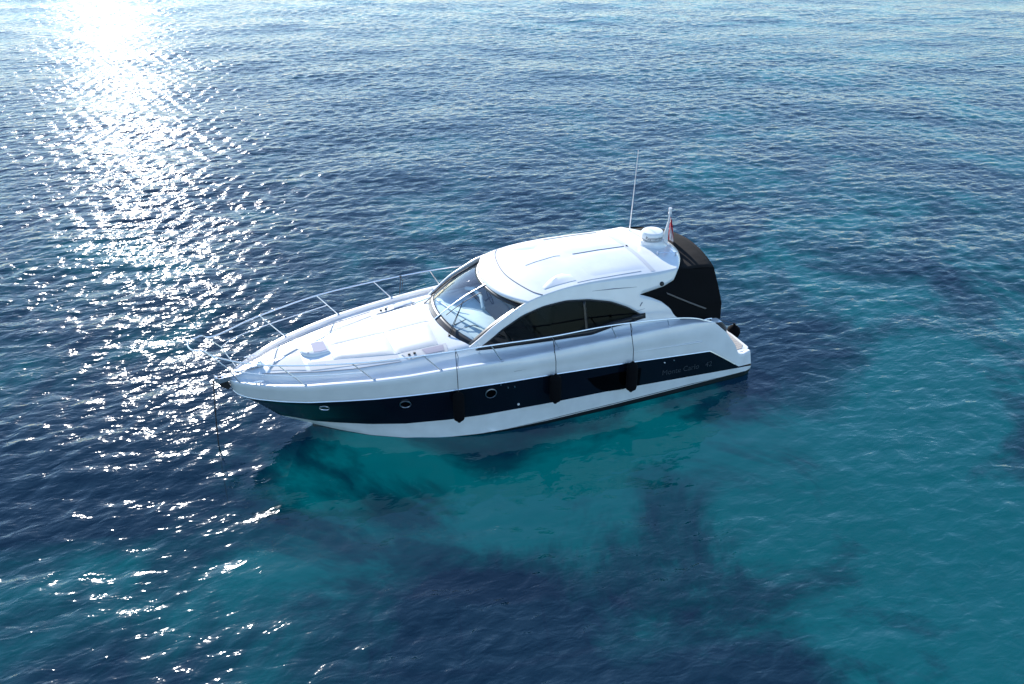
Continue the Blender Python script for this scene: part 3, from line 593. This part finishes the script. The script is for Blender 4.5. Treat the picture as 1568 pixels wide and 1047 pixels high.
# ---- hull fittings on both sides
def hull_y(x, z):
    L_ = [(ip(x, t, 2), ip(x, t, 1)) for t in (BOOT, NAVB, NAVT, SHEER)]
    return float(np.interp(z, [a for a, b in L_], [b for a, b in L_]))
def hull_pt(x, z, s, off=0.):
    y = hull_y(x, z); dyx = (hull_y(x + .1, z) - hull_y(x - .1, z)) / .2; dyz = (hull_y(x, z + .1) - hull_y(x, z - .1)) / .2
    nn = Vector((-dyx, 1, -dyz)).normalized(); p = Vector((x, y, z)) + nn * off
    return Vector((p.x, p.y * s, p.z)), Vector((nn.x, nn.y * s, nn.z))
for s in (1, -1):
    for x, z, r_ in ((-.21, 1.02, .10), (-1.82, 1.09, .11), (-3.64, 1.13, .115)):
        c, nn = hull_pt(x, z, s, .004)
        m_ = MB(); m_.lathe([(r_ * 1.14, .0), (r_ * 1.12, .014), (r_, .018), (r_ * .96, .004)], c, nn, 28); po = m_.build("porthole", steel, Y)
        m_ = MB(); m_.lathe([(r_ * .97, .005), (0, .005)], c, nn, 28); m_.build("pane", darkglass, po)
    # long hull window
    m_ = MB(); P2 = [(-5.93, 1.02), (-6.02, .90), (-6.15, .74), (-6.3, .63), (-6.5, .56), (-6.8, .53), (-7.3, .52), (-7.32, .98), (-6.6, 1.01)]
    m_.prism([hull_pt(x, z, s, .004)[0] for x, z in P2], (0, s * .014, 0)); m_.build("hull_window", darkglass, Y, smooth=False)
    # small fittings
    for x, z, r_, mm in ((-4.02, 1.22, .018, steel), (-4.17, 1.21, .018, steel), (-4.28, .70, .030, white), (-3.85, 1.33, .015, steel), (-7.95, .98, .018, white), (-8.2, .98, .016, steel)):
        c, nn = hull_pt(x, z, s, .0); m_ = MB(); m_.lathe([(r_, 0), (r_ * .9, .02), (0, .022)], c, nn, 10); m_.build("vent_fitting", mm, Y)
words = [(text_pts("Monte Carlo", .20), .17), (text_pts("42", .20), -.62)]
for s in (1, -1):
    for (vs, fs), sh in words:
        m_ = MB(); vv = []
        for v in vs:
            x = -8.60 - v[0] * s + sh * s; z = .66 + v[1] - .045 * (-(x + 8.6)); vv.append(hull_pt(x, z, s, .006)[0])
        m_.add(vv, fs); m_.build("lettering", letter, Y, smooth=False)
    # fuel filler outline and maker's plate amidships
    m_ = MB()
    c0 = (-4.35, 1.90); 
    m_.tube([(-4.15, s * (2.115), 1.61), (-4.75, s * (2.13), 1.60)], .005, 5)
    m_.tube([(-4.33 - .16 * t, s * 2.118, 1.70 + .035 * math.sin(math.pi * t)) for t in np.linspace(0, 1, 7)], .005, 5)
    for t in (0, .06, .12): m_.tube([(-4.38 - t, s * 2.12, 1.64), (-4.38 - t, s * 2.12, 1.69)], .006, 5)
    m_.build("filler_mark", seam, Y)
    # long crease on the topside aft
    m_ = MB(); m_.tube([(x, s * (ip(x, NAVT, 1) + .005 - .01), ip(x, [(-7., 1.46), (-8.95, 1.31)])) for x in np.linspace(-7.0, -8.95, 14)], [.004 + .014 * t for t in np.linspace(0, 1, 14)], 6); m_.build("topside_crease", white, Y)

# ---- interior seen through the glass
m_ = MB(); rows_ = []
for v in np.linspace(0, 1, 9):
    rows_.append([(-3.14 - .34 * abs(u) ** 2.2 + (-4.36 - .02 * u + 3.14 + .30 * abs(u) ** 2.2) * v, u * (1.38 + .06 * v), 2.06 - .10 * u * u - .03 * v + .02 * math.sin(v * 9)) for u in np.linspace(-1, 1, 25)])
m_.grid(rows_); ds = m_.build("dashboard", dashm, Y)
m_ = MB(); m_.tube([(-4.30, -1.2, 2.09), (-4.36, -.8, 2.24), (-4.36, -.35, 2.24), (-4.30, -.05, 2.09)], .05, 10); m_.tube([(-3.45, -.9, 2.07), (-3.6, .0, 2.13), (-4.1, 1.15, 2.05)], .03, 8); m_.build("instrument_hood", dashm, ds)
m_ = MB(); m_.tube([(-3.4, .45, 2.09), (-3.75, .3, 2.09), (-4.05, .9, 2.04), (-4.3, 1.25, 1.99)], .012, 6); m_.tube([(-3.3, .7, 2.07), (-3.8, .6, 2.07), (-4.2, 1.1, 2.02)], .010, 6); m_.build("cable", dark_int, ds)
m_ = MB(); m_.grid([[(-4.38, y, z) for y in np.linspace(-1.40, 1.42, 5)] for z in (2.02, 1.5, 1.0)]); m_.add([(-4.38, -1.45, 1.0), (-9.3, -1.6, 1.0), (-9.3, 1.6, 1.0), (-4.38, 1.45, 1.0)], [(0, 1, 2, 3)]); m_.build("cabin_floor", dark_int, Y)
for cx, cy, cm in ((-5.3, .62, beige), (-5.3, -.62, beige), (-6.9, .6, brown)):
    m_ = MB(); m_.box((cx, cy, 1.9), (.5, .85, .18)); m_.box((cx - .26, cy, 2.16), (.14, .85, .46), tilt=('Y', -.15)); m_.build("seat", cm, Y, bevel=.04)
m_ = MB(); m_.tube([(-4.62 + .05 * math.cos(a), -.45 + .17 * math.sin(a), 2.13 + .17 * math.cos(a)) for a in np.linspace(0, 2 * math.pi, 25)[:-1]], .014, 8, closed=True); m_.tube([(-4.5, -.45, 2.05), (-4.62, -.45, 2.13)], .02, 8); m_.build("steering_wheel", rubber, Y)

# ------------------------------------------------------------------ things that hang on the yacht
def fender(x, y, ztop, L, r, ztie, label, dyt=0., s=1):
    o = empty("fender", (x, y * s, ztop - L)); o['_root'] = 1; tag(o, label, "fender", "black fenders hanging over the yacht's sides")
    m_ = MB(); m_.lathe([(0, 0), (.03, .0), (.05, .03), (r * .9, .09), (r, .15), (r, L - .15), (r * .9, L - .09), (.045, L - .02), (.03, L), (0, L)], (x, y * s, ztop - L), n=24); m_.build("body", fendm, o)
    m_ = MB(); rp_ = [(x, y * s, ztop - .01), (x, (y - .015) * s, ztop + .3), (x - .02, (y + dyt) * s, ztie)]
    m_.tube(rp_, .008, 6); m_.tube([(x - .03, (y + dyt) * s, ztie), (x - .07, (y + dyt + .02) * s, ztie - .16), (x - .05, (y + dyt + .03) * s, ztie - .32), (x - .06, (y + dyt + .03) * s, ztie - .42)], .006, 5)
    m_.tube([(x - .02 + .02 * math.cos(a), (y + dyt + .0) * s + .02 * math.sin(a) * 0 , ztie + .022 * math.sin(a)) for a in np.linspace(0, 6.28, 9)], .008, 5); m_.build("rope", ropem, o)
    return o
fender(-2.86, 2.12, 1.42, .78, .125, 2.34, "black fender below the windscreen, first of the three on the navy hull from the bow", -.15)
fender(-5.05, 2.33, 1.45, .76, .13, 2.27, "black fender under the arched side window, middle one of the three on the navy hull", -.25)
fender(-6.98, 2.34, 1.32, .80, .13, 2.18, "black fender next to the dark hull window, nearest the stern lettering", -.27)
fender(-2.86, 2.12, 1.42, .78, .125, 2.34, "black fender behind the yacht's far side, only its rope showing at the rail", -.15, -1)
o = empty("ball_fender", (-10.80, .95, .48)); o['_root'] = 1; tag(o, "round black fender hanging behind the swim platform at the stern", "fender")
m_ = MB(); m_.lathe([(0, 0), (.08, .015), (.15, .08), (.175, .18), (.15, .28), (.08, .345), (.03, .38), (.03, .42), (0, .42)], (-10.80, .95, .40), n=24); m_.build("body", fendm, o)
m_ = MB(); m_.tube([(-10.80, .95, .81), (-9.85, 1.55, 1.42)], .008, 6); m_.build("rope", ropem, o)
# flag
m_ = MB(); rows_ = []
for i in range(13):
    t = i / 12; z = 3.62 - .58 * t; wd = .05 + .15 * t
    rows_.append([(-9.19 - wd * k / 10 * .8, .03 * math.sin(k * 1.3 + t * 4) + .01 * k / 10, z - .10 * k / 10) for k in range(11)])
fl = MB(); n_ = len(rows_[0]); 
for j in range(n_ - 1): fl.grid([[r_[j], r_[j + 1]] for r_ in rows_], mi=(0 if (j // 2) % 2 == 0 else 1))
fo = fl.build("flag", [reds, white], None, origin=(-9.19, 0, 3.0), ang=70); tag(fo, "furled red and white striped flag hanging from the white staff behind the radar", "flag")
# anchor chain
m_ = MB(); a_, b_ = Vector((1.87, 0, 1.64)), Vector((2.06, 0, -1.6)); n = 90
pts = [a_ + (b_ - a_) * (k / n) + Vector((.05 * math.sin(math.pi * k / n), 0, 0)) for k in range(n + 1)]
m_.tube(pts, [.013 + .005 * (k % 2) for k in range(n + 1)], 6); co_ = m_.build("anchor_chain", ropem, None, origin=(1.87, 0, 1.64)); tag(co_, "dark anchor chain hanging from the bow roller into the water", "chain")
for o in bpy.data.objects:
    if '_root' in o: del o['_root']
